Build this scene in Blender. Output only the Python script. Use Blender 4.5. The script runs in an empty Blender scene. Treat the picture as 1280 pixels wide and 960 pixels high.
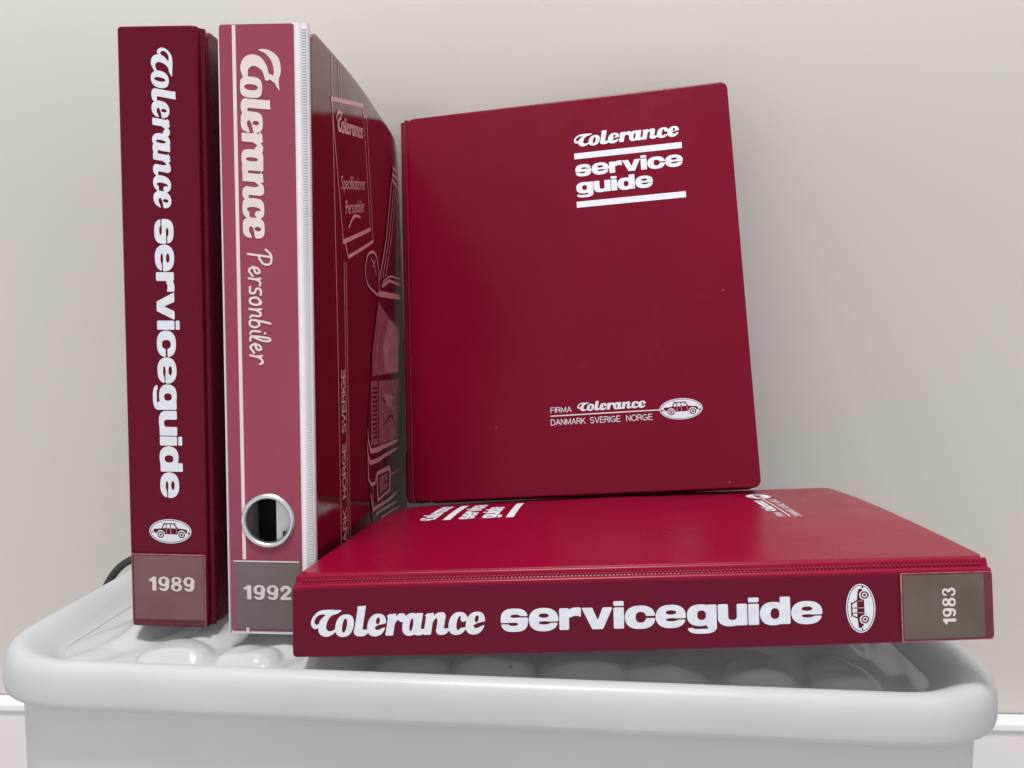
import bpy, bmesh, math, random
import numpy as np
from mathutils import Vector, Matrix

random.seed(7)
scene = bpy.context.scene
C = scene.collection

# ------------------------------------------------------------------ camera
cam_d = bpy.data.cameras.new('camera')
cam = bpy.data.objects.new('camera', cam_d)
C.objects.link(cam)
cam_d.sensor_width = 36.0
cam_d.lens = 36.0 * 1056.2 / 1280.0
cam_d.clip_start = 0.01
cam_d.clip_end = 50.0
cam.matrix_world = Matrix(((0.9984, -0.00445, 0.05644, 0.17498),
                           (0.05661, 0.06617, -0.9962, -0.43353),
                           (0.00069, 0.9978, 0.06631, 0.16345),
                           (0, 0, 0, 1)))
scene.camera = cam

# ------------------------------------------------------------------ room light
world = bpy.data.worlds.new('World')
scene.world = world
world.use_nodes = True
bg = world.node_tree.nodes['Background']
bg.inputs['Color'].default_value = (0.97, 0.965, 1.0, 1)
bg.inputs['Strength'].default_value = 0.82


def area(name, loc, target, size, power, col, shape='DISK'):
    l = bpy.data.lights.new(name, 'AREA')
    l.shape = shape
    l.size = size
    l.energy = power
    l.color = col
    o = bpy.data.objects.new(name, l)
    C.objects.link(o)
    o.location = loc
    d = Vector(target) - Vector(loc)
    o.rotation_euler = d.to_track_quat('-Z', 'Y').to_euler()
    return o


area('ceiling_lamp', (-0.05, -0.85, 2.9), (0.05, -0.1, 0.0), 0.6, 113, (1.0, 0.975, 0.945))

vs = scene.view_settings
vs.view_transform = 'Standard'
vs.look = 'None'
vs.exposure = 0.0
vs.gamma = 1.0
vs.use_curve_mapping = False
scene.cycles.max_bounces = 8
scene.cycles.transparent_max_bounces = 12


# ------------------------------------------------------------------ materials
def mat(name):
    m = bpy.data.materials.new(name)
    m.use_nodes = True
    nt = m.node_tree
    b = nt.nodes['Principled BSDF']
    return m, nt, b


def noise(nt, scale, detail=4.0, rough=0.55, coord='Object'):
    tc = nt.nodes.new('ShaderNodeTexCoord')
    n = nt.nodes.new('ShaderNodeTexNoise')
    n.inputs['Scale'].default_value = scale
    n.inputs['Detail'].default_value = detail
    n.inputs['Roughness'].default_value = rough
    nt.links.new(tc.outputs[coord], n.inputs['Vector'])
    return n


def ramp(nt, fac, stops):
    r = nt.nodes.new('ShaderNodeValToRGB')
    e = r.color_ramp.elements
    while len(e) < len(stops):
        e.new(0.5)
    for k, (p, c) in enumerate(stops):
        e[k].position = p
        e[k].color = (*c, 1) if len(c) == 3 else c
    nt.links.new(fac, r.inputs['Fac'])
    return r


def bump(nt, b, h, strength, dist):
    bn = nt.nodes.new('ShaderNodeBump')
    bn.inputs['Strength'].default_value = strength
    bn.inputs['Distance'].default_value = dist
    nt.links.new(h, bn.inputs['Height'])
    nt.links.new(bn.outputs['Normal'], b.inputs['Normal'])
    return bn


def simple(name, col, rough=0.5, metal=0.0, spec=0.5, var=0.06, nscale=60, bstr=0.0, bdist=0.0002,
           bscale=900, rvar=0.0, emboss=None):
    m, nt, b = mat(name)
    n = noise(nt, nscale)
    lo = tuple(c * (1 - var) for c in col)
    hi = tuple(min(1, c * (1 + var)) for c in col)
    r = ramp(nt, n.outputs['Fac'], [(0.3, lo), (0.7, hi)])
    nt.links.new(r.outputs['Color'], b.inputs['Base Color'])
    b.inputs['Roughness'].default_value = rough
    b.inputs['Metallic'].default_value = metal
    b.inputs['Specular IOR Level'].default_value = spec
    if rvar:
        n2 = noise(nt, 14, 5, 0.6)
        mr = nt.nodes.new('ShaderNodeMapRange')
        mr.inputs['From Min'].default_value = 0.3
        mr.inputs['From Max'].default_value = 0.7
        mr.inputs['To Min'].default_value = rough - rvar
        mr.inputs['To Max'].default_value = rough + rvar
        nt.links.new(n2.outputs['Fac'], mr.inputs['Value'])
        nt.links.new(mr.outputs['Result'], b.inputs['Roughness'])
    if bstr:
        n3 = noise(nt, bscale, 3)
        bump(nt, b, n3.outputs['Fac'], bstr, bdist)
    return m


def vinyl(name, col, rough, wave=0.0006, scuff=0.5):
    """Heat-welded vinyl: colour, fine grain, slow waviness, faint pale scuffs."""
    m, nt, b = mat(name)
    n = noise(nt, 9, 4)
    base = ramp(nt, n.outputs['Fac'], [(0.3, tuple(c * 0.93 for c in col)), (0.7, tuple(c * 1.06 for c in col))])
    tc = nt.nodes.new('ShaderNodeTexCoord')
    vo = nt.nodes.new('ShaderNodeTexVoronoi')
    vo.inputs['Scale'].default_value = 34
    vo.inputs['Randomness'].default_value = 1.0
    nt.links.new(tc.outputs['Object'], vo.inputs['Vector'])
    sp = ramp(nt, vo.outputs['Distance'], [(0.018, (scuff, scuff, scuff)), (0.035, (0, 0, 0))])
    sc = noise(nt, 150, 6, 0.7)
    scn = ramp(nt, sc.outputs['Fac'], [(0.42, (0, 0, 0)), (0.60, (1, 1, 1))])
    mm = nt.nodes.new('ShaderNodeMath')
    mm.operation = 'MULTIPLY'
    nt.links.new(sp.outputs['Color'], mm.inputs[0])
    nt.links.new(scn.outputs['Color'], mm.inputs[1])
    sn = noise(nt, 5.5, 9, 0.78)
    sm = ramp(nt, sn.outputs['Fac'], [(0.62, (0, 0, 0)), (0.80, (0.10, 0.10, 0.10))])
    ad = nt.nodes.new('ShaderNodeMath')
    ad.operation = 'ADD'
    nt.links.new(mm.outputs[0], ad.inputs[0])
    nt.links.new(sm.outputs['Color'], ad.inputs[1])
    mx = nt.nodes.new('ShaderNodeMix')
    mx.data_type = 'RGBA'
    mx.inputs['B'].default_value = (0.42, 0.16, 0.19, 1)
    nt.links.new(ad.outputs[0], mx.inputs['Factor'])
    nt.links.new(base.outputs['Color'], mx.inputs['A'])
    nt.links.new(mx.outputs['Result'], b.inputs['Base Color'])
    r2 = noise(nt, 22, 6, 0.65)
    mr = nt.nodes.new('ShaderNodeMapRange')
    mr.inputs['From Min'].default_value = 0.25
    mr.inputs['From Max'].default_value = 0.75
    mr.inputs['To Min'].default_value = rough - 0.05
    mr.inputs['To Max'].default_value = rough + 0.06
    nt.links.new(r2.outputs['Fac'], mr.inputs['Value'])
    nt.links.new(mr.outputs['Result'], b.inputs['Roughness'])
    g = noise(nt, 1500, 2)
    w = noise(nt, 11, 2)
    b1 = nt.nodes.new('ShaderNodeBump')
    b1.inputs['Strength'].default_value = 0.18
    b1.inputs['Distance'].default_value = 0.0001
    nt.links.new(g.outputs['Fac'], b1.inputs['Height'])
    b2 = nt.nodes.new('ShaderNodeBump')
    b2.inputs['Strength'].default_value = 1.0
    b2.inputs['Distance'].default_value = wave
    nt.links.new(w.outputs['Fac'], b2.inputs['Height'])
    nt.links.new(b1.outputs['Normal'], b2.inputs['Normal'])
    nt.links.new(b2.outputs['Normal'], b.inputs['Normal'])
    b.inputs['Specular IOR Level'].default_value = 0.15
    return m


def film(name, alpha, col=(0.8, 0.74, 0.76), rough=0.12, bstr=0.5):
    """Thin clear plastic film, slightly milky."""
    m, nt, b = mat(name)
    b.inputs['Base Color'].default_value = (*col, 1)
    b.inputs['Roughness'].default_value = rough
    n = noise(nt, 30, 4)
    r = ramp(nt, n.outputs['Fac'], [(0.3, (alpha * 0.7,) * 3), (0.7, (alpha * 1.3,) * 3)])
    nt.links.new(r.outputs['Color'], b.inputs['Alpha'])
    w = noise(nt, 45, 2)
    bump(nt, b, w.outputs['Fac'], bstr, 0.0008)
    return m


M = {}
M['vinyl_red'] = vinyl('lit_red_vinyl', (0.180, 0.0010, 0.0190), 0.29)  # lighter red of the lying cover, light from above put into the colour
M['vinyl_cover'] = vinyl('crimson_vinyl', (0.138, 0.0005, 0.0135), 0.24)
M['vinyl_spine'] = vinyl('shaded_red_vinyl', (0.100, 0.0016, 0.0150), 0.30)  # same vinyl darkened, shade on the upright spines put into the colour
M['vinyl_dark'] = vinyl('dark_red_vinyl', (0.098, 0.0012, 0.0130), 0.27)  # darker red over the whole 1989 binder
M['print_pink'] = vinyl('milky_red_print', (0.245, 0.048, 0.080), 0.24, 0.0004, 0.1)
M['print_red'] = vinyl('glossy_red_print', (0.100, 0.002, 0.006), 0.085, 0.0009, 0.0)
M['print_red'].node_tree.nodes['Principled BSDF'].inputs['Specular IOR Level'].default_value = 0.75
M['white_ink'] = simple('white_ink', (0.57, 0.59, 0.655), 0.45, var=0.07, nscale=260)
M['cream_ink'] = simple('cream_ink', (0.60, 0.52, 0.51), 0.4, var=0.04)
M['pink_ink'] = simple('pale_pink_ink', (0.62, 0.30, 0.33), 0.22, var=0.06)
M['rose_ink'] = simple('rose_ink', (0.30, 0.10, 0.125), 0.2, var=0.16, nscale=120)
M['rose_light'] = simple('pale_rose_ink', (0.46, 0.20, 0.23), 0.2, var=0.2, nscale=70)
M['maroon_ink'] = simple('maroon_ink', (0.085, 0.006, 0.018), 0.14, var=0.1)
M['black_ink'] = simple('greenish_black_ink', (0.026, 0.022, 0.014), 0.12, var=0.2)
M['white_vinyl'] = simple('white_vinyl', (0.66, 0.64, 0.67), 0.33, var=0.04, bstr=0.2)
M['grey_vinyl'] = simple('grey_vinyl', (0.56, 0.56, 0.60), 0.35, var=0.05)
M['label_mauve'] = simple('mauve_label_card', (0.135, 0.039, 0.044), 0.5, var=0.2, nscale=30)
M['label_grey'] = simple('grey_label_card', (0.102, 0.074, 0.066), 0.5, var=0.06, nscale=30)
M['label_olive'] = simple('olive_brown_label_card', (0.066, 0.042, 0.022), 0.5, var=0.4, nscale=28)
M['film'] = film('clear_pocket_film', 0.035)
M['weld'] = simple('bright_weld_edge', (0.36, 0.13, 0.16), 0.25, var=0.5, nscale=200)
M['weld_red'] = simple('pressed_weld_red', (0.17, 0.006, 0.025), 0.5, var=0.3, nscale=300)
M['paper'] = simple('paper', (0.55, 0.50, 0.43), 0.8, var=0.12, nscale=400)
M['steel'] = simple('brushed_steel', (0.60, 0.63, 0.62), 0.34, metal=1.0, var=0.05, rvar=0.06)
M['dark'] = simple('near_black', (0.012, 0.013, 0.012), 0.6)
M['black'] = simple('black_rubber', (0.018, 0.018, 0.018), 0.42, var=0.2)


def milky(name, col, rough, trans, nsc, coat=0.0, fog=None):
    m, nt, b = mat(name)
    n = noise(nt, nsc, 3)
    r = ramp(nt, n.outputs['Fac'], [(0.3, tuple(c * 0.93 for c in col)), (0.7, col)])
    nt.links.new(r.outputs['Color'], b.inputs['Base Color'])
    b.inputs['Roughness'].default_value = rough
    b.inputs['Coat Weight'].default_value = coat
    b.inputs['Coat Roughness'].default_value = 0.08
    t = nt.nodes.new('ShaderNodeBsdfTranslucent')
    t.inputs['Color'].default_value = (*col, 1)
    mx = nt.nodes.new('ShaderNodeMixShader')
    mx.inputs['Fac'].default_value = trans
    out = nt.nodes['Material Output']
    nt.links.new(b.outputs['BSDF'], mx.inputs[1])
    nt.links.new(t.outputs['BSDF'], mx.inputs[2])
    nt.links.new(mx.outputs['Shader'], out.inputs['Surface'])
    return m


M['lid_rim'] = milky('milky_lid_plastic', (0.635, 0.66, 0.68), 0.36, 0.45, 20)
M['lid_panel'] = milky('glossy_lid_plastic', (0.66, 0.665, 0.67), 0.12, 0.42, 25, 0.3)
M['box_body'] = milky('frosted_box_plastic', (0.66, 0.66, 0.70), 0.42, 0.30, 12)


def wall_mat():
    m, nt, b = mat('painted_wall')
    n = noise(nt, 1.6, 3)
    r = ramp(nt, n.outputs['Fac'], [(0.3, (0.835, 0.808, 0.757)), (0.7, (0.852, 0.826, 0.777))])
    nt.links.new(r.outputs['Color'], b.inputs['Base Color'])
    b.inputs['Roughness'].default_value = 0.75
    n2 = noise(nt, 260, 4)
    bump(nt, b, n2.outputs['Fac'], 0.12, 0.0008)
    return m


M['wall'] = wall_mat()
M['skirting'] = simple('skirting_paint', (0.66, 0.63, 0.655), 0.38, var=0.02, nscale=6)
M['floor'] = simple('floor_laminate', (0.66, 0.64, 0.62), 0.45, var=0.15, nscale=8)


# ------------------------------------------------------------------ object helpers
def link_mesh(name, me, m, parent=None, smooth=True):
    o = bpy.data.objects.new(name, me)
    C.objects.link(o)
    if m is not None:
        me.materials.append(m)
    if smooth and len(me.polygons):
        me.polygons.foreach_set('use_smooth', [True] * len(me.polygons))
    if parent:
        o.parent = parent
    return o


def obj(name, verts, faces, m, parent=None, smooth=True, sharp=35):
    me = bpy.data.meshes.new(name)
    me.from_pydata([tuple(v) for v in verts], [], faces)
    me.validate()
    bm = bmesh.new()
    bm.from_mesh(me)
    bmesh.ops.remove_doubles(bm, verts=bm.verts, dist=1e-7)
    bmesh.ops.recalc_face_normals(bm, faces=bm.faces)
    for e in bm.edges:
        if len(e.link_faces) == 2 and e.calc_face_angle(0) > math.radians(sharp):
            e.smooth = False
    bm.to_mesh(me)
    bm.free()
    return link_mesh(name, me, m, parent, smooth)


def thing(name, label, cat, mw=None, group=None):
    o = bpy.data.objects.new(name, None)
    o.empty_display_size = 0.02
    C.objects.link(o)
    if mw is not None:
        o.matrix_world = mw
    o['label'] = label
    o['category'] = cat
    if group:
        o['group'] = group
    return o


def pose(loc, X, Y, Z):
    X, Y, Z = Vector(X).normalized(), Vector(Y).normalized(), Vector(Z).normalized()
    Y = (Y - X * X.dot(Y)).normalized()
    Z = X.cross(Y)
    m = Matrix((X, Y, Z)).transposed().to_4x4()
    m.translation = Vector(loc)
    return m


def corner_map(x, y, x0, x1, y0, y1, r):
    """pull the corners of a rectangle grid onto quarter discs"""
    cx = min(max(x, x0 + r), x1 - r)
    cy = min(max(y, y0 + r), y1 - r)
    dx, dy = x - cx, y - cy
    h = math.hypot(dx, dy)
    if h > 1e-12 and abs(dx) > 1e-12 and abs(dy) > 1e-12:
        k = max(abs(dx), abs(dy)) / h
        return cx + dx * k, cy + dy * k
    return x, y


def ticks(a, b, r, n):
    zone = [0, 0.2, 0.4, 0.6, 0.8, 1.0]
    t = [a + r * z for z in zone]
    t += [a + r + (b - a - 2 * r) * k / n for k in range(1, n)]
    t += [b - r * z for z in reversed(zone)]
    return t


def plate(x0, x1, y0, y1, t, r, e, f, nx=6, ny=6, hole=None):
    """Rounded, edge-softened plate. f(x, y, h) -> local point, h from 0 (inner) to t (outer)."""
    verts, faces = [], []

    def grid(ins, h, flip):
        xs = ticks(x0 + ins, x1 - ins, r, nx)
        ys = ticks(y0 + ins, y1 - ins, r, ny)
        base = len(verts)
        rr = max(r - ins, r * 0.3)
        for yy in ys:
            for xx in xs:
                px, py = corner_map(xx, yy, x0 + ins, x1 - ins, y0 + ins, y1 - ins, rr)
                verts.append(f(px, py, h))
        n = len(xs)
        for j in range(len(ys) - 1):
            for i in range(n - 1):
                q = [base + j * n + i, base + j * n + i + 1, base + (j + 1) * n + i + 1, base + (j + 1) * n + i]
                faces.append(q[::-1] if flip else q)
        m_ = len(ys)
        loop = [base + i for i in range(n)] + [base + j * n + n - 1 for j in range(1, m_)]
        loop += [base + (m_ - 1) * n + i for i in range(n - 2, -1, -1)] + [base + j * n for j in range(m_ - 2, 0, -1)]
        return loop

    def ring(ins, h):
        xs = ticks(x0 + ins, x1 - ins, r, nx)
        ys = ticks(y0 + ins, y1 - ins, r, ny)
        rr = max(r - ins, r * 0.3)
        pts = [(x, ys[0]) for x in xs] + [(xs[-1], y) for y in ys[1:]]
        pts += [(x, ys[-1]) for x in xs[-2::-1]] + [(xs[0], y) for y in ys[-2:0:-1]]
        b = len(verts)
        for xx, yy in pts:
            px, py = corner_map(xx, yy, x0 + ins, x1 - ins, y0 + ins, y1 - ins, rr)
            verts.append(f(px, py, h))
        return list(range(b, b + len(pts)))

    loops = [grid(e, t, False), ring(e * 0.45, t - e * 0.12), ring(e * 0.12, t - e * 0.45), ring(0, t - e),
             ring(0, e), ring(e * 0.3, e * 0.3), grid(e, 0, True)]
    for a, b in zip(loops, loops[1:]):
        n = len(a)
        for k in range(n):
            faces.append([a[k], a[(k + 1) % n], b[(k + 1) % n], b[k]])
    return verts, faces


def strip(profile, z0, z1, nz, f, ends=True):
    """Open profile [(a, b)...] swept from z0 to z1. f(a, b, z) -> point"""
    verts, faces = [], []
    n = len(profile)
    for k in range(nz + 1):
        z = z0 + (z1 - z0) * k / nz
        for a, b in profile:
            verts.append(f(a, b, z))
    for k in range(nz):
        for i in range(n - 1):
            faces.append([k * n + i, k * n + i + 1, (k + 1) * n + i + 1, (k + 1) * n + i])
    if ends:
        faces.append(list(range(n)))
        faces.append([nz * n + i for i in range(n)][::-1])
    return verts, faces


def block(x0, x1, y0, y1, z0, z1):
    v = [(x, y, z) for z in (z0, z1) for y in (y0, y1) for x in (x0, x1)]
    f = [(0, 2, 3, 1), (4, 5, 7, 6), (0, 1, 5, 4), (1, 3, 7, 5), (3, 2, 6, 7), (2, 0, 4, 6)]
    return v, f


# ------------------------------------------------------------------ lettering: implicit shapes -> filled outlines
def E_(cx, cy, rx, ry, n=2.4):
    return lambda X, Y: ((np.abs((X - cx) / rx) ** n + np.abs((Y - cy) / ry) ** n) ** (1.0 / n) - 1) * min(rx, ry)


def R_(x0, y0, x1, y1):
    return lambda X, Y: np.maximum(np.maximum(x0 - X, X - x1), np.maximum(y0 - Y, Y - y1))


def U_(*fs):
    return lambda X, Y: np.minimum.reduce([f(X, Y) for f in fs])


def I_(*fs):
    return lambda X, Y: np.maximum.reduce([f(X, Y) for f in fs])


def S_(a, *bs):
    return lambda X, Y: np.maximum.reduce([a(X, Y)] + [-b(X, Y) for b in bs])


def P_(pts):
    """polygon as signed distance"""
    pts = [tuple(map(float, p)) for p in pts]

    def f(X, Y):
        d = np.full(X.shape, 1e9)
        inside = np.zeros(X.shape, bool)
        n = len(pts)
        for i in range(n):
            ax, ay = pts[i]
            bx, by = pts[(i + 1) % n]
            ex, ey = bx - ax, by - ay
            t = np.clip(((X - ax) * ex + (Y - ay) * ey) / (ex * ex + ey * ey + 1e-12), 0, 1)
            d = np.minimum(d, np.hypot(X - ax - t * ex, Y - ay - t * ey))
            c = ((ay <= Y) & (by > Y)) | ((by <= Y) & (ay > Y))
            with np.errstate(divide='ignore', invalid='ignore'):
                xc = ax + (Y - ay) / (by - ay if by != ay else 1e-12) * ex
            inside ^= c & (X < xc)
        return np.where(inside, -d, d)
    return f


def L_(pts, closed=False, smooth=True):
    """round-nibbed stroke of varying radius; pts = [(x, y, r)...]"""
    P = [np.array(p, float) for p in pts]
    out = []
    if smooth and len(P) > 2:
        for i in range(len(P) - 1):
            p0 = P[max(i - 1, 0)]
            p1, p2 = P[i], P[i + 1]
            p3 = P[min(i + 2, len(P) - 1)]
            for k in range(7):
                t = k / 7.0
                out.append(0.5 * ((2 * p1) + (-p0 + p2) * t + (2 * p0 - 5 * p1 + 4 * p2 - p3) * t * t
                                  + (-p0 + 3 * p1 - 3 * p2 + p3) * t ** 3))
        out.append(P[-1])
    else:
        out = P

    def f(X, Y):
        d = np.full(X.shape, 1e9)
        for a, b in zip(out, out[1:]):
            ex, ey = b[0] - a[0], b[1] - a[1]
            t = np.clip(((X - a[0]) * ex + (Y - a[1]) * ey) / (ex * ex + ey * ey + 1e-12), 0, 1)
            d = np.minimum(d, np.hypot(X - a[0] - t * ex, Y - a[1] - t * ey) - (a[2] + t * (b[2] - a[2])))
        return d
    return f


def T_(f, dx, dy=0.0, sx=1.0, shear=0.0):
    return lambda X, Y: f((X - dx - shear * Y) / sx, Y - dy)


def sheet(f, x0, x1, y0, y1, step, surf, scale_x=1.0, scale_y=1.0, ox=0.0, oy=0.0, run=10):
    """Fill f<0 over a grid; surf(a, b) maps metres on the face to a local point."""
    nx = int(math.ceil((x1 - x0) / step))
    ny = int(math.ceil((y1 - y0) / step))
    xs = x0 + np.arange(nx + 1) * step
    ys = y0 + np.arange(ny + 1) * step
    X, Y = np.meshgrid(xs, ys)
    F = f(X, Y)
    F = np.where(np.abs(F) < 1e-6, 1e-6, F)
    ins = F < 0
    cnt = ins[:-1, :-1].astype(int) + ins[1:, :-1] + ins[:-1, 1:] + ins[1:, 1:]
    verts, faces = [], []
    cache = {}

    def vid(px, py):
        k = (round(px, 5), round(py, 5))
        if k not in cache:
            cache[k] = len(verts)
            verts.append(surf(ox + px * scale_x, oy + py * scale_y))
        return cache[k]

    for j in range(ny):
        row = cnt[j]
        i = 0
        while i < nx:
            c = row[i]
            if c == 0:
                i += 1
                continue
            if c == 4:
                i2 = i + 1
                while i2 < nx and row[i2] == 4 and i2 - i < run:
                    i2 += 1
                faces.append([vid(xs[i], ys[j]), vid(xs[i2], ys[j]), vid(xs[i2], ys[j + 1]), vid(xs[i], ys[j + 1])])
                i = i2
                continue
            q = [(i, j), (i + 1, j), (i + 1, j + 1), (i, j + 1)]
            poly = []
            for a in range(4):
                (ia, ja), (ib, jb) = q[a], q[(a + 1) % 4]
                fa, fb = F[ja, ia], F[jb, ib]
                if fa < 0:
                    poly.append((xs[ia], ys[ja]))
                if (fa < 0) != (fb < 0):
                    t = fa / (fa - fb)
                    poly.append((xs[ia] + t * (xs[ib] - xs[ia]), ys[ja] + t * (ys[jb] - ys[ja])))
            ids = []
            for p in poly:
                v = vid(*p)
                if v not in ids:
                    ids.append(v)
            if len(ids) > 2:
                faces.append(ids)
            i += 1
    return verts, faces


def print_obj(name, vf, m, parent):
    v, f = vf
    me = bpy.data.meshes.new(name)
    me.from_pydata([tuple(p) for p in v], [], f)
    me.update()
    return link_mesh(name, me, m, parent, False)


# --- wide heavy grotesque, x-height 1
def g_e():
    return S_(E_(.66, .5, .66, .54), E_(.67, .685, .235, .10, 2.2), R_(.46, .345, 2, .405), E_(.70, .35, .26, .075, 2.2))


def g_s():
    return S_(E_(.62, .5, .62, .54, 2.8), R_(.55, .62, 2, .685), E_(.66, .685, .22, .075), R_(-1, .315, .70, .38),
              E_(.58, .315, .22, .075))


G = {
    's': (g_s(), 1.24),
    'e': (g_e(), 1.32),
    'r': (S_(U_(R_(0, 0, .44, 1), I_(E_(.80, .55, .52, .48), R_(.3, .58, .98, 1.1))), E_(.75, .50, .22, .14)), .98),
    'v': (P_([(-.02, 1), (.46, 1), (.70, .42), (.93, 1), (1.38, 1), (.93, 0), (.45, 0)]), 1.36),
    'i': (U_(R_(0, 0, .46, .98), R_(0, 1.05, .46, 1.27)), .46),
    'c': (S_(E_(.67, .5, .67, .54), E_(.70, .5, .23, .25), R_(.75, .45, 2, .555)), 1.32),
    'g': (S_(U_(E_(.58, .52, .58, .50), R_(.86, .0, 1.30, 1.0),
                I_(E_(.66, .02, .65, .36, 2.7), R_(-1, -1, 2, -.06)), R_(.86, -.1, 1.30, .1)),
             E_(.64, .52, .19, .22), R_(.30, -.115, .92, -.045)), 1.30),
    'u': (S_(U_(R_(0, .4, .45, 1), R_(.83, 0, 1.28, 1), E_(.55, .40, .55, .43), R_(0, .35, .9, .5)),
             R_(.45, .42, .83, 1.4), E_(.64, .42, .19, .16)), 1.28),
    'd': (S_(U_(E_(.58, .5, .58, .54), R_(.86, 0, 1.30, 1.27)), E_(.64, .5, .19, .25)), 1.30),
}


def grotesque(text, gap=.05):
    x, parts = 0.0, []
    for ch in text:
        f, w = G[ch]
        parts.append(T_(f, x))
        x += w + gap
    return U_(*parts), x - gap


# --- swash script logo, x-height 1
def script_logo(kind=0):
    n = 2.3 if kind == 0 else 3.3
    k = .13 if kind == 0 else .15
    o = S_(E_(.5, .5, .52, .53, n), E_(.5, .5, k, .33, 2.2))
    el = U_(R_(.02, .12, .47, 1.40), P_([(-.10, 1.33), (.47, 1.43), (.3, 1.2)]),
            I_(E_(.42, .28, .42, .30), R_(-.2, -.2, .9, .30)), L_([(.45, .12, .10), (.78, .26, .04)]))
    e = S_(E_(.52, .5, .52, .53, n), E_(.56, .70, .11, .16, 2.2), P_([(.42, .40), (.62, .50), (1.3, .62), (1.3, .50), (.72, .30)]),
           E_(.62, .36, .16, .09))
    r = U_(R_(.04, 0, .48, 1.0), P_([(-.10, .92), (.48, 1.04), (.3, .75)]), L_([(.45, .60, .05), (.62, .88, .10), (.80, .90, .13)]),
           E_(.84, .82, .20, .20, 2))
    a = U_(S_(E_(.47, .5, .47, .53, n), E_(.50, .48, .10, .30, 2.2)), R_(.66, .14, 1.06, 1.02),
           I_(E_(.98, .28, .36, .30), R_(.6, -.2, 1.5, .28)), L_([(1.15, .10, .08), (1.38, .26, .04)]))
    nn = U_(R_(.04, 0, .46, 1.0), P_([(-.10, .92), (.46, 1.04), (.3, .75)]), L_([(.42, .62, .05), (.62, .90, .09), (.88, .88, .15)], False),
            R_(.72, .16, 1.13, .86), E_(.90, .80, .24, .24, 2), I_(E_(1.06, .28, .36, .30), R_(.6, -.2, 1.6, .28)),
            L_([(1.22, .10, .08), (1.45, .26, .04)]))
    c = U_(S_(E_(.52, .5, .52, .53, n), E_(.58, .52, .14, .33, 2.2), R_(.62, .36, 1.4, .66), P_([(.5, .3), (1.3, .55), (1.3, .3)])),
           E_(.80, .74, .18, .17, 2), L_([(.55, .06, .08), (.85, .16, .07), (1.02, .34, .035)]))
    if kind == 0:
        t = U_(L_([(.42, .52, .07), (.26, .46, .10), (.08, .62, .10), (.10, .88, .085), (.38, 1.12, .09), (.85, 1.15, .115),
                   (1.30, 1.14, .10), (1.62, 1.22, .02)]),
               L_([(1.18, 1.10, .05), (.86, .92, .13), (.66, .62, .22), (.70, .30, .21), (.98, .13, .14), (1.28, .18, .09),
                   (1.52, .36, .05)]))
        adv = [(t, 0), (o, 1.42), (el, 2.50), (e, 3.22), (r, 4.28), (a, 5.20), (nn, 6.42), (c, 7.78), (e, 8.74)]
        shear, width = .20, 10.02
    else:
        t = U_(L_([(.02, .92, .03), (.10, 1.30, .12), (.42, 1.66, .19), (.95, 1.78, .17), (1.45, 1.72, .12), (1.95, 1.86, .015)]),
               L_([(.02, .92, .03), (.06, 1.1, .06), (.2, 1.4, .04)]),
               L_([(1.50, 1.66, .09), (1.30, 1.40, .13), (1.42, 1.22, .05)]),
               L_([(1.42, 1.28, .10), (.92, 1.15, .16), (.58, .80, .27), (.62, .42, .27), (.95, .20, .20), (1.30, .22, .14)]))
        adv = [(t, 0), (o, 1.40), (el, 2.46), (e, 3.10), (r, 4.14), (a, 4.98), (nn, 6.14), (c, 7.42), (e, 8.40)]
        shear, width = .10, 9.45
    return U_(*[T_(f, x) for f, x in adv]), shear, width


def arc(cx, cy, rx, ry, a0, a1, n=14):
    return [(cx + rx * math.cos(math.radians(a0 + (a1 - a0) * k / n)), cy + ry * math.sin(math.radians(a0 + (a1 - a0) * k / n))) for k in range(n + 1)]


# heavy numerals, height 1
D_ = {
    '1': (U_(R_(.20, 0, .50, 1), P_([(0, .64), (0, .84), (.14, .87), (.24, 1.0), (.44, 1.0), (.3, .64)])), .54),
    '8': (S_(U_(E_(.38, .285, .38, .30, 2.2), E_(.38, .745, .345, .27, 2.2)), E_(.38, .27, .125, .115, 2), E_(.38, .755, .11, .095, 2)), .76),
    '9': (U_(S_(E_(.38, .665, .38, .35, 2.2), E_(.37, .68, .13, .155, 2)),
             S_(I_(E_(.37, .42, .37, .435, 2.3), U_(R_(.38, -.1, 1, .7), R_(-.1, -.1, 1, .27))), E_(.33, .45, .14, .24, 2.2), R_(-.1, .26, .30, .9))), .76),
    '2': (U_(R_(.02, 0, .72, .24), L_([(x, y, .125) for x, y in [(.14, .68), (.20, .83), (.38, .88), (.57, .80), (.60, .64), (.48, .48), (.28, .30), (.17, .14)]])), .74),
    '3': (S_(U_(E_(.38, .285, .37, .30, 2.2), E_(.37, .745, .33, .27, 2.2)), E_(.36, .27, .13, .11, 2), E_(.36, .755, .11, .09, 2), R_(-.1, .345, .33, .665),
             R_(-.1, .42, .2, .6)), .75),
}


def number_print(text, height, length, surf, parent, m):
    for k, ch in enumerate(text):
        pass
    x, parts = 0.0, []
    for ch in text:
        f, w = D_[ch]
        parts.append(T_(f, x))
        x += w + .055
    x -= .055
    thin = U_(*parts)
    vf = sheet(lambda X, Y: thin(X, Y) + .022, -.1, x + .1, -.1, 1.12, .04, surf, length / x, height, -length / 2, -height / 2, 5)
    return print_obj('year_numerals', vf, m, parent)


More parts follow.
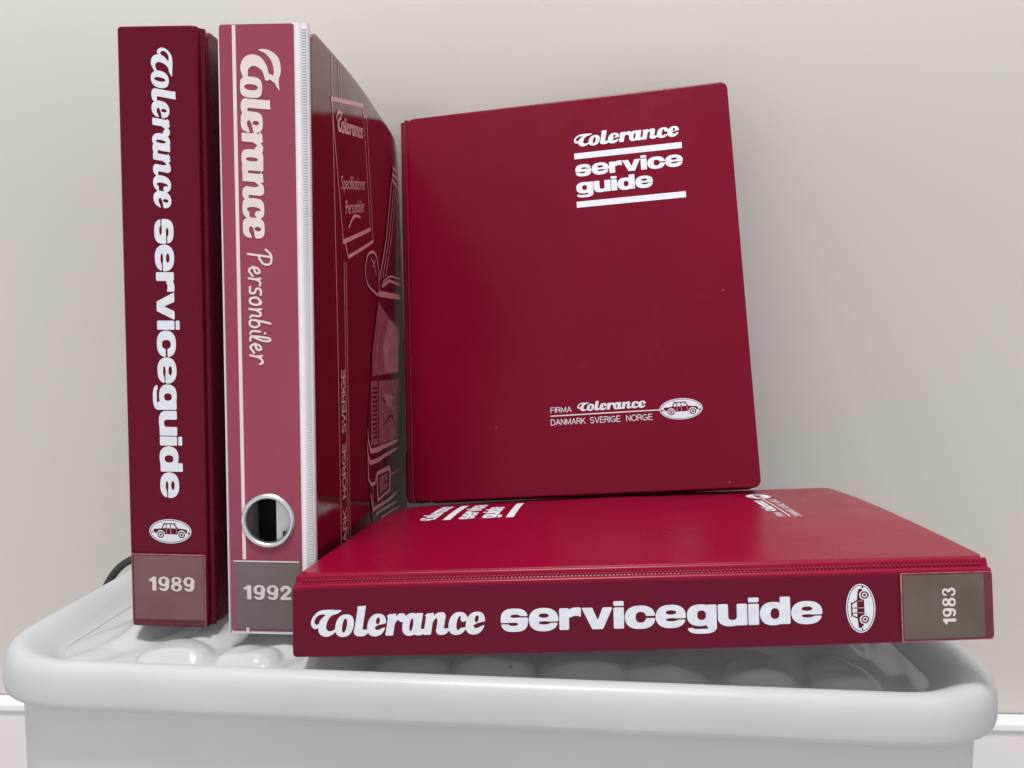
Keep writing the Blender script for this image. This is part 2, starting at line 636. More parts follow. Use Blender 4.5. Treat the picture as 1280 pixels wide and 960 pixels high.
# light even-stroke capitals, cap height 1
def caps(text, r=.055, gap=.20, wide=1.0):
    S = {
        'A': ([[(0, 0), (.36, 1), (.72, 0)], [(.12, .34), (.60, .34)]], .72),
        'D': ([[(.0, 0), (.0, 1), (.28, 1)] + arc(.28, .5, .38, .5, 90, -90) + [(0, 0)]], .66),
        'E': ([[(.56, 1), (0, 1), (0, 0), (.58, 0)], [(0, .52), (.52, .52)]], .58),
        'F': ([[(.56, 1), (0, 1), (0, 0)], [(0, .50), (.48, .50)]], .54),
        'G': ([arc(.40, .5, .40, .5, 48, 300) + [(.76, .18), (.76, .46), (.42, .46)]], .78),
        'I': ([[(0, 0), (0, 1)]], .0),
        'K': ([[(0, 0), (0, 1)], [(.56, 1), (0, .42)], [(.20, .60), (.62, 0)]], .62),
        'M': ([[(0, 0), (0, 1), (.38, .10), (.76, 1), (.76, 0)]], .76),
        'N': ([[(0, 0), (0, 1), (.62, 0), (.62, 1)]], .62),
        'O': ([arc(.41, .5, .41, .5, 0, 360, 24)], .82),
        'R': ([[(0, 0), (0, 1), (.34, 1)] + arc(.34, .76, .24, .24, 90, -90, 10) + [(0, .52)], [(.30, .52), (.52, .36), (.58, 0)]], .60),
        'S': ([arc(.31, .75, .29, .25, 30, 250, 12) + arc(.31, .25, .31, .25, 75, -150, 12)], .62),
        'V': ([[(0, 1), (.33, 0), (.66, 1)]], .66),
    }
    x, parts = r, []
    for ch in text:
        if ch == ' ':
            x += .42
            continue
        st, w = S[ch]
        for p in st:
            parts.append(L_([(x + px * wide, r + py * (1 - 2 * r), r) for px, py in p], smooth=False))
        x += w * wide + gap
    return U_(*parts), x - gap + r


def caps_print(name, text, height, length, surf, parent, m, r=.055):
    f, w = caps(text, r)
    vf = sheet(f, -.1, w + .1, -.12, 1.12, .045, surf, length / w, height, 0, 0, 5)
    return print_obj(name, vf, m, parent)


def car_emblem():
    """white oval, thin ring, saloon car seen from the side; unit = half width"""
    def ee(s):
        return lambda X, Y: ((X / (1.0 * s[0])) ** 2 + (Y / (.56 * s[1])) ** 2) ** .5 * .5 - .5
    outer = ee((1, 1))
    ring = S_(ee((.955, .925)), ee((.925, .875)))
    body = P_([(-.80, -.02), (-.80, .10), (-.42, .13), (-.34, .30), (-.22, .36), (.20, .36), (.36, .14), (.66, .11), (.80, .06),
               (.80, -.06), (.66, -.14), (-.62, -.14)])
    win = [P_([(-.36, .14), (-.28, .29), (-.21, .32), (-.20, .14)]), P_([(-.165, .14), (-.165, .325), (.00, .325), (.00, .14)]),
           P_([(.035, .14), (.035, .325), (.16, .325), (.29, .14)])]
    seams = [R_(-.19, -.12, -.17, .12), R_(.01, -.12, .03, .12), R_(.29, -.10, .305, .12)]
    line = R_(-.36, .34, .26, .375)
    wheels = []
    arches = []
    for wx in (-.46, .54):
        arches.append(E_(wx, -.14, .19, .19, 2))
        wheels += [S_(E_(wx, -.16, .155, .155, 2), E_(wx, -.16, .10, .10, 2)), E_(wx, -.16, .055, .055, 2)]
    bumpers = U_(R_(-.90, -.08, -.82, -.02), R_(.82, -.12, .90, -.05))
    car = U_(S_(body, *win, *seams, *arches), *wheels, bumpers, line)
    return S_(outer, ring, car)


def cam2(sv):
    return sv


EMB = car_emblem()
SERVICEGUIDE, W_SG = grotesque('serviceguide')
SERVICE, W_S = grotesque('service')
GUIDE, W_G = grotesque('guide')
LOGO, SH0, W_L = script_logo(0)
LOGO2, SH1, W_L2 = script_logo(1)


def sheared(f, sh):
    return lambda X, Y: f(X - sh * Y, Y)


def line_print(name, f, width, xh, length, surf, m, parent, a0, b0, y0=-.45, y1=1.5, step=.045, x_pad=.3, run=10):
    """lettering along +a with baseline b0, starting at a0, stretched to `length` metres, x-height xh metres"""
    sx = length / width
    vf = sheet(f, -x_pad, width + x_pad, y0, y1, step, surf, sx, xh, a0, b0, run)
    return print_obj(name, vf, m, parent)


def font_print(name, text, size, surf, m, parent, a0, b0, length=None, bold=0.0, space=1.0, align='LEFT'):
    cu = bpy.data.curves.new('t', 'FONT')
    cu.body = text
    cu.size = 1.0
    cu.offset = bold
    cu.space_character = space
    cu.resolution_u = 3
    to = bpy.data.objects.new('t', cu)
    C.objects.link(to)
    dg = bpy.context.evaluated_depsgraph_get()
    dg.update()
    me = bpy.data.meshes.new_from_object(to.evaluated_get(dg))
    bpy.data.objects.remove(to)
    bpy.data.curves.remove(cu)
    xs = [v.co.x for v in me.vertices]
    x0, x1 = min(xs), max(xs)
    s = size
    sx = (length / (x1 - x0)) if length else s
    for v in me.vertices:
        v.co = surf(a0 + (v.co.x - x0) * sx, b0 + v.co.y * s)
    me.name = name
    return link_mesh(name, me, m, parent, False)


def rect_print(name, a0, a1, b0, b1, surf, m, parent, na=8, nb=2):
    v = [surf(a0 + (a1 - a0) * i / na, b0 + (b1 - b0) * j / nb) for j in range(nb + 1) for i in range(na + 1)]
    f = [(j * (na + 1) + i, j * (na + 1) + i + 1, (j + 1) * (na + 1) + i + 1, (j + 1) * (na + 1) + i)
         for j in range(nb) for i in range(na)]
    return print_obj(name, (v, f), m, parent)


# ================================================================== STRUCTURE
def yw(x):
    return 0.3275 + 0.015 * (x - 0.04)


def slab_strip(name, x0, x1, prof, m):
    """profile [(d, z)] with d = distance in front of the wall, swept along the wall"""
    v, f = [], []
    n = len(prof)
    for x in (x0, x1):
        for d, z in prof:
            v.append((x, yw(x) - d, z))
    for i in range(n):
        f.append([i, (i + 1) % n, n + (i + 1) % n, n + i])
    f.append(list(range(n)))
    f.append([n + i for i in range(n)][::-1])
    o = obj(name, v, f, m, None, True, 25)
    o['kind'] = 'structure'
    return o


FLOOR_Z = -0.315
slab_strip('wall', -2.2, 2.4, [(0, FLOOR_Z), (0, 2.1), (-0.1, 2.1), (-0.1, FLOOR_Z)], M['wall'])
SK = -0.1855
slab_strip('skirting_board', -2.2, 2.4,
           [(0.0005, FLOOR_Z + .001), (0.0005, SK + .0), (0.006, SK + .0006), (0.0125, SK - .001), (0.0148, SK - .0035), (0.0155, SK - .007),
            (0.0155, SK - .0085), (0.0135, SK - .0095), (0.0135, FLOOR_Z + .001)], M['skirting'])
fv, ff = block(-2.2, 2.4, -2.0, 0.45, FLOOR_Z - 0.05, FLOOR_Z)
fo = obj('floor', fv, ff, M['floor'])
fo['kind'] = 'structure'


# ================================================================== STORAGE BOX AND LID
LID_YAW = math.radians(-2.0)
LCX, LCY = 0.135, -0.061     # a point on the front edge of the lid


def lidw(x, y, z):
    """lid-local (x right, y back from the front edge) -> world"""
    c, s = math.cos(LID_YAW), math.sin(LID_YAW)
    return (LCX + x * c + 0.3 * y * s * -0.6, LCY + x * s + y * c, z)


LX0, LX1, LY1 = -0.253, 0.250, 0.352


def rrect(x0, x1, y0, y1, r, n=12):
    pts = []
    for cx, cy, a0 in ((x1 - r, y0 + r, -90), (x1 - r, y1 - r, 0), (x0 + r, y1 - r, 90), (x0 + r, y0 + r, 180)):
        for k in range(n + 1):
            a = math.radians(a0 + 90 * k / n)
            pts.append((cx + r * math.cos(a), cy + r * math.sin(a)))
    return pts


def ring_sweep(profile, x0, x1, y0, y1, r, f):
    """profile [(inset, z)...] swept round a rounded rectangle"""
    v, fc = [], []
    loops = []
    for ins, z in profile:
        pts = rrect(x0 + ins, x1 - ins, y0 + ins, y1 - ins, max(r - ins, 0.004))
        b = len(v)
        for px, py in pts:
            v.append(f(px, py, z))
        loops.append(b)
    n = len(pts)
    for a, b in zip(loops, loops[1:]):
        for k in range(n):
            fc.append([a + k, a + (k + 1) % n, b + (k + 1) % n, b + k])
    return v, fc


lid = thing('box_lid', 'milky white plastic lid with thick rounded rim and glossy bumps, closing the storage box', 'lid',
            Matrix.Translation(lidw(0, 0, -0.02)))
li = Matrix.Translation(lidw(0, 0, -0.02)).inverted()


def lf(x, y, z):
    return li @ Vector(lidw(x, y, z))


rim_prof = [(0.0040, -0.0125), (0.0036, -0.0185), (0.0018, -0.0194), (0.0004, -0.0185), (0.0, -0.0160), (0.0001, -0.0110), (0.0006, -0.0065),
            (0.0016, -0.0030), (0.0032, -0.0003), (0.0054, 0.0013), (0.0078, 0.0018), (0.0105, 0.0014), (0.0135, 0.0002),
            (0.0170, -0.0016), (0.0205, -0.0038), (0.0235, -0.0058), (0.0260, -0.0072), (0.0285, -0.0080)]
v, f = ring_sweep(rim_prof, LX0, LX1, 0, LY1, 0.055, lf)
obj('rim', v, f, M['lid_rim'], lid, sharp=70)

# floor of the lid with its raised bosses
BUMPS = [(-0.204 + 0.0425 * k, 0.041) for k in range(1, 10)]
BUMPS += [(-0.196 + 0.0425 * k, 0.315) for k in range(10)]


def floor_h(x, y):
    h = -0.0085
    for k, (bx, by) in enumerate(BUMPS):
        jx, jy, jr = 0.0018 * math.sin(k * 2.7 + 1), 0.0018 * math.sin(k * 4.1), 1 + 0.16 * math.sin(k * 5.3)
        d2 = ((x - bx - jx) / (0.0195 * jr)) ** 2 + ((y - by - jy) / 0.0195) ** 2
        if d2 < 1:
            h = max(h, -0.0085 + 0.0074 * jr * (1 - d2) ** 0.52)
    # broad ribs running back from the front bosses
    for k in range(10):
        bx = -0.196 + 0.0425 * k
        d = abs(x - bx)
        if 0.05 < y < 0.30:
            w = min(1, (y - 0.05) / 0.03, (0.30 - y) / 0.03)
            h = max(h, -0.0085 + 0.0078 * w * math.exp(-(d / 0.010) ** 2))
    h += 0.0005 * math.sin(x * 90 + y * 50) + 0.0005 * math.sin(x * 210 - y * 130 + 2 * math.sin(x * 60))
    # raised saddle at the right, on which the lying binder leans
    s = math.exp(-((x - 0.150) / 0.035) ** 2) * max(0, min(1, (y - 0.045) / 0.05)) * max(0, min(1, (0.30 - y) / 0.05))
    h = h + 0.0205 * s
    return h


xs = np.linspace(LX0 + 0.0278, LX1 - 0.0278, 300)
ys = np.linspace(0.0278, LY1 - 0.0278, 210)
v, f = [], []
for yy in ys:
    for xx in xs:
        px, py = corner_map(xx, yy, xs[0], xs[-1], ys[0], ys[-1], 0.0255)
        # keep the underside of the lying binder free
        e_ = min(px - xs[0], xs[-1] - px, py - ys[0], ys[-1] - py)
        k_ = min(1, e_ / 0.008)
        v.append(lf(px, py, -0.0085 + (floor_h(px, py) + 0.0085) * k_))
n = len(xs)
for j in range(len(ys) - 1):
    for i in range(n - 1):
        f.append([j * n + i, j * n + i + 1, (j + 1) * n + i + 1, (j + 1) * n + i])
PANEL = obj('panel', v, f, M['lid_panel'], lid, sharp=80)

# specks of dirt on the lid
for nm, (sx_, sy_, sz_), r_ in (('dirt_speck', (0.0175, 0.0125, 0.0056), 0.0008), ('dirt_speck', (-0.126, 0.030, -0.0078), 0.0005)):
    bm = bmesh.new()
    bmesh.ops.create_icosphere(bm, subdivisions=2, radius=r_)
    me = bpy.data.meshes.new(nm)
    bm.to_mesh(me)
    bm.free()
    so = link_mesh(nm, me, M['black'], lid)
    so.location = lf(sx_, sy_, sz_ )

# box body
box = thing('storage_box', 'frosted translucent plastic storage box under the milky white lid', 'box',
            Matrix.Translation(lidw(0, 0.1, FLOOR_Z)))
bi = Matrix.Translation(lidw(0, 0.1, FLOOR_Z)).inverted()


def bf(x, y, z):
    return bi @ Vector(lidw(x, y, z))


body_prof = [(0.0100, -0.014), (0.0104, -0.060), (0.0120, -0.120), (0.022, FLOOR_Z + 0.014), (0.026, FLOOR_Z + 0.004), (0.034, FLOOR_Z + 0.0005)]
v, f = ring_sweep(body_prof, LX0, LX1, 0, LY1, 0.052, bf)
nl = 52
f.append([len(v) - nl + i for i in range(nl)])
obj('body', v, f, M['box_body'], box, sharp=70)


# ================================================================== BINDERS
H = 0.318
WC = 0.264


def make_binder(name, label, mw, T, year, label_mat, parts, vert_year, fore_bulge=None, vinyl_mat='vinyl_red',
                spine_mat='vinyl_spine', skew=None, spine_bow=0.0, ycol='cream_ink', fbv=0.005):
    """Local frame: X through the thickness (front cover at X = T), Y from spine to fore-edge, Z up."""
    t = thing(name, label, 'ring binder', mw, 'burgundy vinyl ring binders')
    bulge = fore_bulge or (lambda y, z: 0.0)
    skew = skew or (lambda x, z: (x, z))

    # --- spine panel
    def fs(x, z, h):
        k = math.sin(math.pi * min(max(z / H, 0), 1))
        lo = (1 - min(max(x / T, 0), 1))
        hh = 0.0004 * math.sin(math.pi * min(max(x / T, 0), 1)) * k
        x2, z2 = skew(x, z)
        return (x2 - spine_bow * k * lo, 0.0030 - h - hh, z2)
    v, f = plate(0.0010, T - 0.96 * fbv, 0.0, H, 0.0030, 0.0022, 0.0012, fs, 8, 14)
    sp = obj('spine', v, f, M[spine_mat], t, sharp=60)

    # --- hinges, both sides
    prof = [(0.0002, -0.0062), (0.0000, -0.0052), (0.0003, -0.0043), (0.0010, -0.0037), (0.0020, -0.0035), (0.0027, -0.0039),
            (0.0033, -0.0036), (0.0038, -0.0027), (0.0041, -0.0017), (0.0044, -0.0008), (0.0050, -0.0001), (0.0058, 0.0001),
            (0.0065, -0.0004), (0.0070, -0.0009), (0.0080, -0.0009), (0.0080, -0.0045)]
    for side in (0, 1):
        def fh(a, b, z, side=side):
            k = math.sin(math.pi * min(max(z / H, 0), 1))
            end = min(1.0, min(z, H - z) / 0.004 + 0.35)
            b *= (fbv if side else 0.0016) / 0.005
            b2 = b - 0.0008 * (1 - min(end, 1))
            x = T + b2 if side else -b2
            if not side:
                x -= spine_bow * k
            x, z = skew(x, z)
            return (x, a, z)
        v, f = strip(prof, 0.0006, H - 0.0006, 24, fh)
        obj('hinge', v, f, M[vinyl_mat], t, sharp=75)
        # pin-point welding along the groove
        v, f = [], []
        for k in range(178):
            z = 0.004 + k * 0.00175 + random.uniform(-.0001, .0001)
            x0 = (T - 0.0025 * fbv / .005) if side else 0.0008
            if not side:
                x0 -= spine_bow * math.sin(math.pi * z / H)
            x0, z = skew(x0, z)
            dx = 0.00028 if side else -0.00028
            b = len(v)
            cy = 0.0036
            v += [(x0 - dx * .3, cy - .0006, z - .0005), (x0 - dx * .3, cy + .0006, z - .0005), (x0 - dx * .3, cy + .0006, z + .0005),
                  (x0 - dx * .3, cy - .0006, z + .0005), (x0 + dx, cy, z)]
            f += [(b, b + 1, b + 4), (b + 1, b + 2, b + 4), (b + 2, b + 3, b + 4), (b + 3, b, b + 4)]
        w = obj('weld_dots', v, f, M['weld_red'], t, False)
        w['kind'] = 'stuff'

    # --- covers
    def ff_(y, z, h):
        return (T - 0.0027 + h + bulge(y, z), y, z)

    def fb_(y, z, h):
        x2, z2 = skew(0.0027 - h, z)
        return (x2, y, z2)
    v, f = plate(0.0068, WC, 0.0, H, 0.0027, 0.0060, 0.0011, ff_, 22, 24)
    obj('front_cover', v, f, M[vinyl_mat], t, sharp=60)
    v, f = plate(0.0068, WC, 0.0, H, 0.0027, 0.0060, 0.0011, fb_, 8, 8)
    obj('back_cover', v, f, M[vinyl_mat], t, sharp=60)

    # --- paper inside
    v, f = [], []
    nsh = 14
    for k in range(nsh):
        a = 0.0045 + (T - 0.0105) * k / nsh
        b_ = a + (T - 0.0105) / nsh * 0.86
        y1 = WC - 0.017 - random.uniform(0, .003)
        z0_ = 0.007 + random.uniform(0, .002)
        z1_ = H - 0.009 - random.uniform(0, .002)
        nb = len(v)
        NB = 10
        for q in range(NB + 1):
            yy = 0.0165 + (y1 - 0.0165) * q / NB
            for zz in (z0_, z1_):
                s = bulge(yy, zz) * (k + 1) / nsh
                v += [(a + s, yy, zz), (b_ + s, yy, zz)]
        for q in range(NB):
            i0 = nb + q * 4
            f += [(i0, i0 + 4, i0 + 5, i0 + 1), (i0 + 2, i0 + 3, i0 + 7, i0 + 6), (i0, i0 + 2, i0 + 6, i0 + 4), (i0 + 1, i0 + 5, i0 + 7, i0 + 3)]
        f += [(nb, nb + 1, nb + 3, nb + 2), (nb + NB * 4, nb + NB * 4 + 2, nb + NB * 4 + 3, nb + NB * 4 + 1)]
    pb = obj('page_block', v, f, M['paper'], t, False)

    # --- print on the spine: a runs down the spine from the top, b runs from the back cover side (X)
    eps = 0.00022

    def ss(a, b, e=eps):
        z = H - a
        k = math.sin(math.pi * min(max(z / H, 0), 1))
        lo = 1 - min(max(b / T, 0), 1)
        x2, z = skew(b, z)
        return Vector((x2 - spine_bow * k * lo, 0.0 - e - 0.0004 * math.sin(math.pi * min(max(b / T, 0), 1)) * k, z))
    P = parts
    line_print('title_lettering', sheared(LOGO, SH0), W_L, P['tol'][2], P['tol'][1] - P['tol'][0], ss, M['white_ink'], t, P['tol'][0], P['tol'][3],
               -.3, 1.6, .05, .35, 6)
    line_print('subtitle_lettering', SERVICEGUIDE, W_SG, P['sg'][2], P['sg'][1] - P['sg'][0], ss, M['white_ink'], t, P['sg'][0], P['sg'][3],
               -.45, 1.4, .05, .1, 6)
    ex, ey, er, ea = P['emb']
    # the car stands across the spine

    def se(a, b):
        return ss(ex - b, ey + a)
    print_obj('car_emblem', sheet(EMB, -1.05, 1.05, -.6, .6, .018, se, er, ea / .56 * 1.0, 0, 0, 6), M['white_ink'], t)

    # --- year label in its clear pocket
    a0, b0, b1 = P['pocket']
    rect_print('year_label', a0 + .0012, H - .0042, b0 + .0008, b1 - .0014, lambda a, b: ss(a, b, .00045), label_mat, t, 6, 6)
    rect_print('label_pocket', a0, H - .0012, b0, b1, lambda a, b: ss(a, b, .0013 + .0003 * math.sin(a * 200) * math.sin(b * 170)), M['film'], t, 14, 14)
    # bright welded edges of the pocket
    for q, (aa0, aa1, bb0, bb1) in enumerate(((a0 - .0001, a0 + .0004, b0, b1 - .0004), (a0 + .0004, H - .0012, b0, b0 + .0003),
                                             (a0 + .0004, H - .0012, b1 - .0004, b1 - .0001))):
        rect_print('pocket_edge', aa0, aa1, bb0, bb1, lambda a, b: ss(a, b, .0015), M['weld'], t, 6, 6)
    ya, yb, ysize, ylen = P['year']

    def sy(a, b):
        # reads across the spine
        return ss(ya - b, yb + a, .0007)
    if year:
        number_print(year, ysize * .72, ylen, sy, t, M[ycol])
    return t


def cover_print(t, T, bulge):
    eps = 0.00022

    def cs(a, b, e=eps):
        # a from the spine edge, b downwards from the top
        z = H - b
        return Vector((T + bulge(a, z) + e, a, z))

    def up(b_base):
        return lambda a, b: cs(a, b_base - b)
    line_print('cover_title', sheared(LOGO, SH0), W_L, .0082, .0835, up(.0414), M['white_ink'], t, .1425, 0, -.3, 1.6, .06, .35, 6)
    rect_print('rule', .1430, .2263, .0468, .0518, cs, M['white_ink'], t, 16, 1)
    line_print('cover_word', SERVICE, W_S, .0094, .0828, up(.0664), M['white_ink'], t, .1433, 0, -.45, 1.4, .06, .1, 6)
    line_print('cover_word', GUIDE, W_G, .0094, .0592, up(.0812), M['white_ink'], t, .1433, 0, -.45, 1.4, .06, .1, 6)
    rect_print('rule', .1430, .2266, .0875, .0925, cs, M['white_ink'], t, 16, 1)
    caps_print('firm_name', 'FIRMA', .0044, .0160, lambda a, b: cs(.1150 + a, .2548 - b), t, M['white_ink'])
    line_print('firm_logo', sheared(LOGO, SH0), W_L, .0051, .0520, up(.2546), M['white_ink'], t, .1348, 0, -.3, 1.6, .08, .35, 4)
    rect_print('rule', .1148, .1962, .2566, .2575, cs, M['cream_ink'], t, 16, 1)
    for nm, a_, l_ in (('DANMARK', .1148, .0262), ('SVERIGE', .1442, .0228), ('NORGE', .1712, .0194)):
        caps_print('country_name', nm, .0047, l_, lambda a, b, a_=a_: cs(a_ + a, .2643 - b), t, M['white_ink'])
    print_obj('car_emblem', sheet(EMB, -1.05, 1.05, -.6, .6, .025, lambda a, b: cs(.2115 + a, .2572 - b), .0155, .0142, 0, 0, 4),
              M['white_ink'], t)


# 1989 binder, upright at the left
B1 = pose((-0.05781, 0.00447, 0.0014), (0.99998, -0.0033, -0.00557), (0.00324, 0.99995, 0.004), (0.0056, 0.00968, 0.99994))
make_binder('ring_binder', 'upright burgundy binder with the mauve 1989 label at the foot of its spine', B1, 0.0459, '1989', M['label_mauve'],
            dict(tol=(.0105, .0945, .0090, .0190), sg=(.0990, .2470, .0096, .0191), emb=(.2652, .0236, .0116, .0066),
                 pocket=(.2775, .0022, .0430), year=(.2940, .0240, .0112, .0255)), True, None, 'vinyl_dark', 'vinyl_dark', fbv=0.0032)


# lying binder, 1983
def bulge4(y, z):
    u = max(0.0, y / WC)
    s = 0.0016 * math.sin(math.pi * min(1, u * 1.15)) * math.sin(math.pi * min(max(z / H, 0), 1)) - 0.0062 * u ** 3
    lf_ = max(0, (z / H - 0.5) * 2)         # towards the binder's top, on which the leaning binder stands
    return s - 0.0045 * lf_ * u ** 5


T4 = 0.0383


def skew4(x, z):
    # old vinyl: the foot of the spine has slipped a little past the cover
    w = 1 - min(max(x / T4, 0), 1)
    return x + w * (0.0014 - 0.0032 * z / H), z + 0.0028 * (0.35 + 0.65 * w) * z / H


B4 = pose((0.36893, -0.05337, 0.02239), (-0.05109, 0.04477, 0.99769), (0.03613, 0.99842, -0.04295), (-0.99804, 0.03385, -0.05262))
B4 = B4 @ Matrix.Translation((0, 0, -0.0007)) @ Matrix.Diagonal((1, 1, 1.0085, 1))
b4 = make_binder('ring_binder', 'burgundy binder lying flat, spine with the olive 1983 label facing out', B4, T4, '1983', M['label_olive'],
                 dict(tol=(.0085, .0935, .0098, .0106), sg=(.0998, .2445, .0098, .0115), emb=(.2612, .0176, .0112, .0063),
                      pocket=(.2783, .0018, .0335), year=(.2988, .0176, .0080, .0172)), True, bulge4, 'vinyl_red', 'vinyl_spine', skew4, 0.0010)
cover_print(b4, T4, bulge4)


# leaning binder
def bulge3(y, z):
    u = max(0.0, y / WC)
    return 0.0008 * math.sin(math.pi * u) * math.sin(math.pi * min(max(z / H, 0), 1))


T3 = 0.045
B3 = pose((0.06258, 0.25339, 0.01793), (-0.11737, -0.96894, 0.21765), (0.99176, -0.10302, 0.07621), (-0.05142, 0.2248, 0.97305))
B3 = B3 @ Matrix.Translation((0, -0.0017, 0)) @ Matrix.Diagonal((1, 1.0155, 1, 1))
b3 = make_binder('ring_binder', 'burgundy binder with service guide cover standing on the lying binder and leaning on the wall', B3, T3, None,
                 M['label_olive'],
                 dict(tol=(.0105, .0945, .0090, .0190), sg=(.0990, .2470, .0096, .0191), emb=(.2652, .0236, .0116, .0066),
                      pocket=(.2775, .0022, .0430), year=(.2940, .0240, .0112, .0255)), True, bulge3, 'vinyl_cover', 'vinyl_spine')
cover_print(b3, T3, bulge3)

# ------------------------------------------------------------------ 1992 binder: clear vinyl over a printed insert
T2 = 0.0457
B2 = pose((0, 0, 0.0), (1, 0, 0), (0, 1, 0), (0, 0, 1))
b2 = thing('ring_binder', 'upright binder in glossy clear sleeves with a finger ring and the grey 1992 label', 'ring binder', B2)
W2 = 0.276


def bulge2(y, z):
    u = max(0.0, y / W2)
    top = 0.12 + 0.88 * min(max(z / H, 0), 1) ** 2
    return 0.0016 * math.sin(math.pi * min(1, u * 1.6)) - 0.0075 * u ** 3.2 * top


def curve_plate(name, outline, holes, depth, m, parent, bev=0.0004):
    """plate with true holes, outline in (x, z), front face towards -Y at y = 0"""
    cu = bpy.data.curves.new(name, 'CURVE')
    cu.dimensions = '2D'
    cu.fill_mode = 'BOTH'
    cu.extrude = depth / 2 - bev
    cu.bevel_depth = bev
    cu.bevel_resolution = 2
    cu.offset = -bev
    for pts in [outline] + holes:
        s = cu.splines.new('POLY')
        s.points.add(len(pts) - 1)
        for q, (px, pz) in zip(s.points, pts):
            q.co = (px, pz, 0, 1)
        s.use_cyclic_u = True
    to = bpy.data.objects.new('t', cu)
    C.objects.link(to)
    dg = bpy.context.evaluated_depsgraph_get()
    dg.update()
    me = bpy.data.meshes.new_from_object(to.evaluated_get(dg))
    bpy.data.objects.remove(to)
    for v_ in me.vertices:
        x_, y_, z_ = v_.co
        v_.co = (x_, depth / 2 - z_, y_)
    me.name = name
    o = link_mesh(name, me, m, parent, False)
    return o


HX, HZ = 0.0212, H - 0.2565
circ = [(HX + .0122 * math.cos(2 * math.pi * k / 64), HZ + .0122 * math.sin(2 * math.pi * k / 64)) for k in range(64)]
curve_plate('spine', rrect(0.0, T2 - .0045, 0.0, H, .0022, 5), [circ], .0030, M['white_vinyl'], b2)

# printed insert on the spine, with the same hole
INS = S_(R_(.0003, .0016, .0392, H - .0002), E_(HX, HZ, .0122, .0122, 2))


def s2(a, b, e=.00022):
    # a down the spine, b across
    return Vector((b, -e, H - a))


print_obj('printed_insert', sheet(INS, 0, .0412, .0, H, .0012, lambda a, b: Vector((a, -.00016, b)), run=20), M['print_pink'], b2)
rect_print('rule', .0006, .2775, .0071, .0090, lambda a, b: s2(a, b, .0003), M['cream_ink'], b2, 1, 1)
line_print('title_lettering', sheared(LOGO2, SH1), W_L2, .0108, .0960, lambda a, b: s2(a, b, .0004), M['cream_ink'], b2, .0120, .0112,
           -.3, 2.2, .05, .35, 6)

# handwritten word
PEN = .085
hand = []


def pen(pts, dx):
    hand.append(L_([(x + dx, y, PEN) for x, y in pts]))


pen([(.25, 1.75), (.12, .9), (-.02, -.05)], 0)                                   # P
pen([(-.35, 1.35), (.1, 1.75), (.75, 1.7), (.8, 1.2), (.35, .85), (.1, .85)], 0)
pen([(.0, .35), (.5, .55), (.45, .85), (.15, .7), (.05, .3), (.3, .02), (.75, .3)], 1.0)   # e
pen([(.05, .9), (.1, .45), (.02, 0)], 1.9)                                       # r
pen([(.1, .5), (.3, .85), (.6, .85)], 1.9)
pen([(.65, .9), (.25, .9), (.15, .6), (.5, .4), (.45, .08), (.0, .08)], 2.6)     # s
pen([(.4, .9), (.08, .6), (.15, .1), (.5, .1), (.65, .6), (.4, .9), (.6, .85)], 3.4)       # o
pen([(.05, .9), (.08, .45), (.02, 0)], 4.35)                                     # n
pen([(.05, .4), (.35, .85), (.6, .75), (.55, .2), (.7, .05)], 4.35)
pen([(.35, 1.6), (.15, .8), (.08, .1), (.45, .02), (.65, .4), (.45, .75), (.15, .6)], 5.2)  # b
pen([(.1, .8), (.05, .2), (.25, .02)], 6.1)                                      # i
pen([(.22, 1.15), (.25, 1.2)], 6.1)
pen([(.1, .1), (.45, .9), (.5, 1.5), (.3, 1.5), (.15, .7), (.15, .1), (.45, .02)], 6.45)   # l
pen([(.0, .35), (.5, .55), (.45, .85), (.15, .7), (.05, .3), (.3, .02), (.75, .3)], 7.15)  # e
pen([(.1, .9), (.15, .45), (.05, 0)], 8.05)                                      # r
pen([(.15, .5), (.35, .85), (.65, .95), (.75, .75)], 8.05)
line_print('handwritten_word', U_(*hand), 8.8, .0068, .0570, lambda a, b: s2(a, b, .0004), M['cream_ink'], b2, .1165, .0135, -.3, 2.0, .05, .5, 4)

# 1992 label and pocket
rect_print('year_label', .2788, H - .0030, .0030, .0380, lambda a, b: s2(a, b, .0006), M['label_grey'], b2, 4, 4)
rect_print('label_edge', .2779, .2786, .0024, .0376, lambda a, b: s2(a, b, .0009), M['cream_ink'], b2, 1, 1)
rect_print('paper_notch', .3143, .3173, .0085, .0102, lambda a, b: s2(a, b, .0009), M['cream_ink'], b2, 1, 1)
number_print('1992', .0081, .0262, lambda a, b: s2(.2950 - b, .0205 + a, .0009), b2, M['cream_ink'])
rect_print('label_pocket', .2775, H - .0008, .0008, .0395, lambda a, b: s2(a, b, .0014 + .0003 * math.sin(a * 160) * math.sin(b * 150)), M['film'],
           b2, 14, 14)

# finger ring
prof = [(.0118, .0024), (.0116, .0002), (.0120, -.0012), (.0128, -.0018), (.0136, -.0017), (.0143, -.0010), (.0146, -.0002)]
v, f = [], []
NS = 72
for k in range(NS):
    a = 2 * math.pi * k / NS
    for r_, y_ in prof:
        v.append((HX + r_ * math.cos(a), y_, HZ + r_ * math.sin(a)))
n = len(prof)
for k in range(NS):
    for i in range(n - 1):
        f.append([k * n + i, k * n + i + 1, ((k + 1) % NS) * n + i + 1, ((k + 1) % NS) * n + i])
obj('finger_ring', v, f, M['steel'], b2, sharp=80)

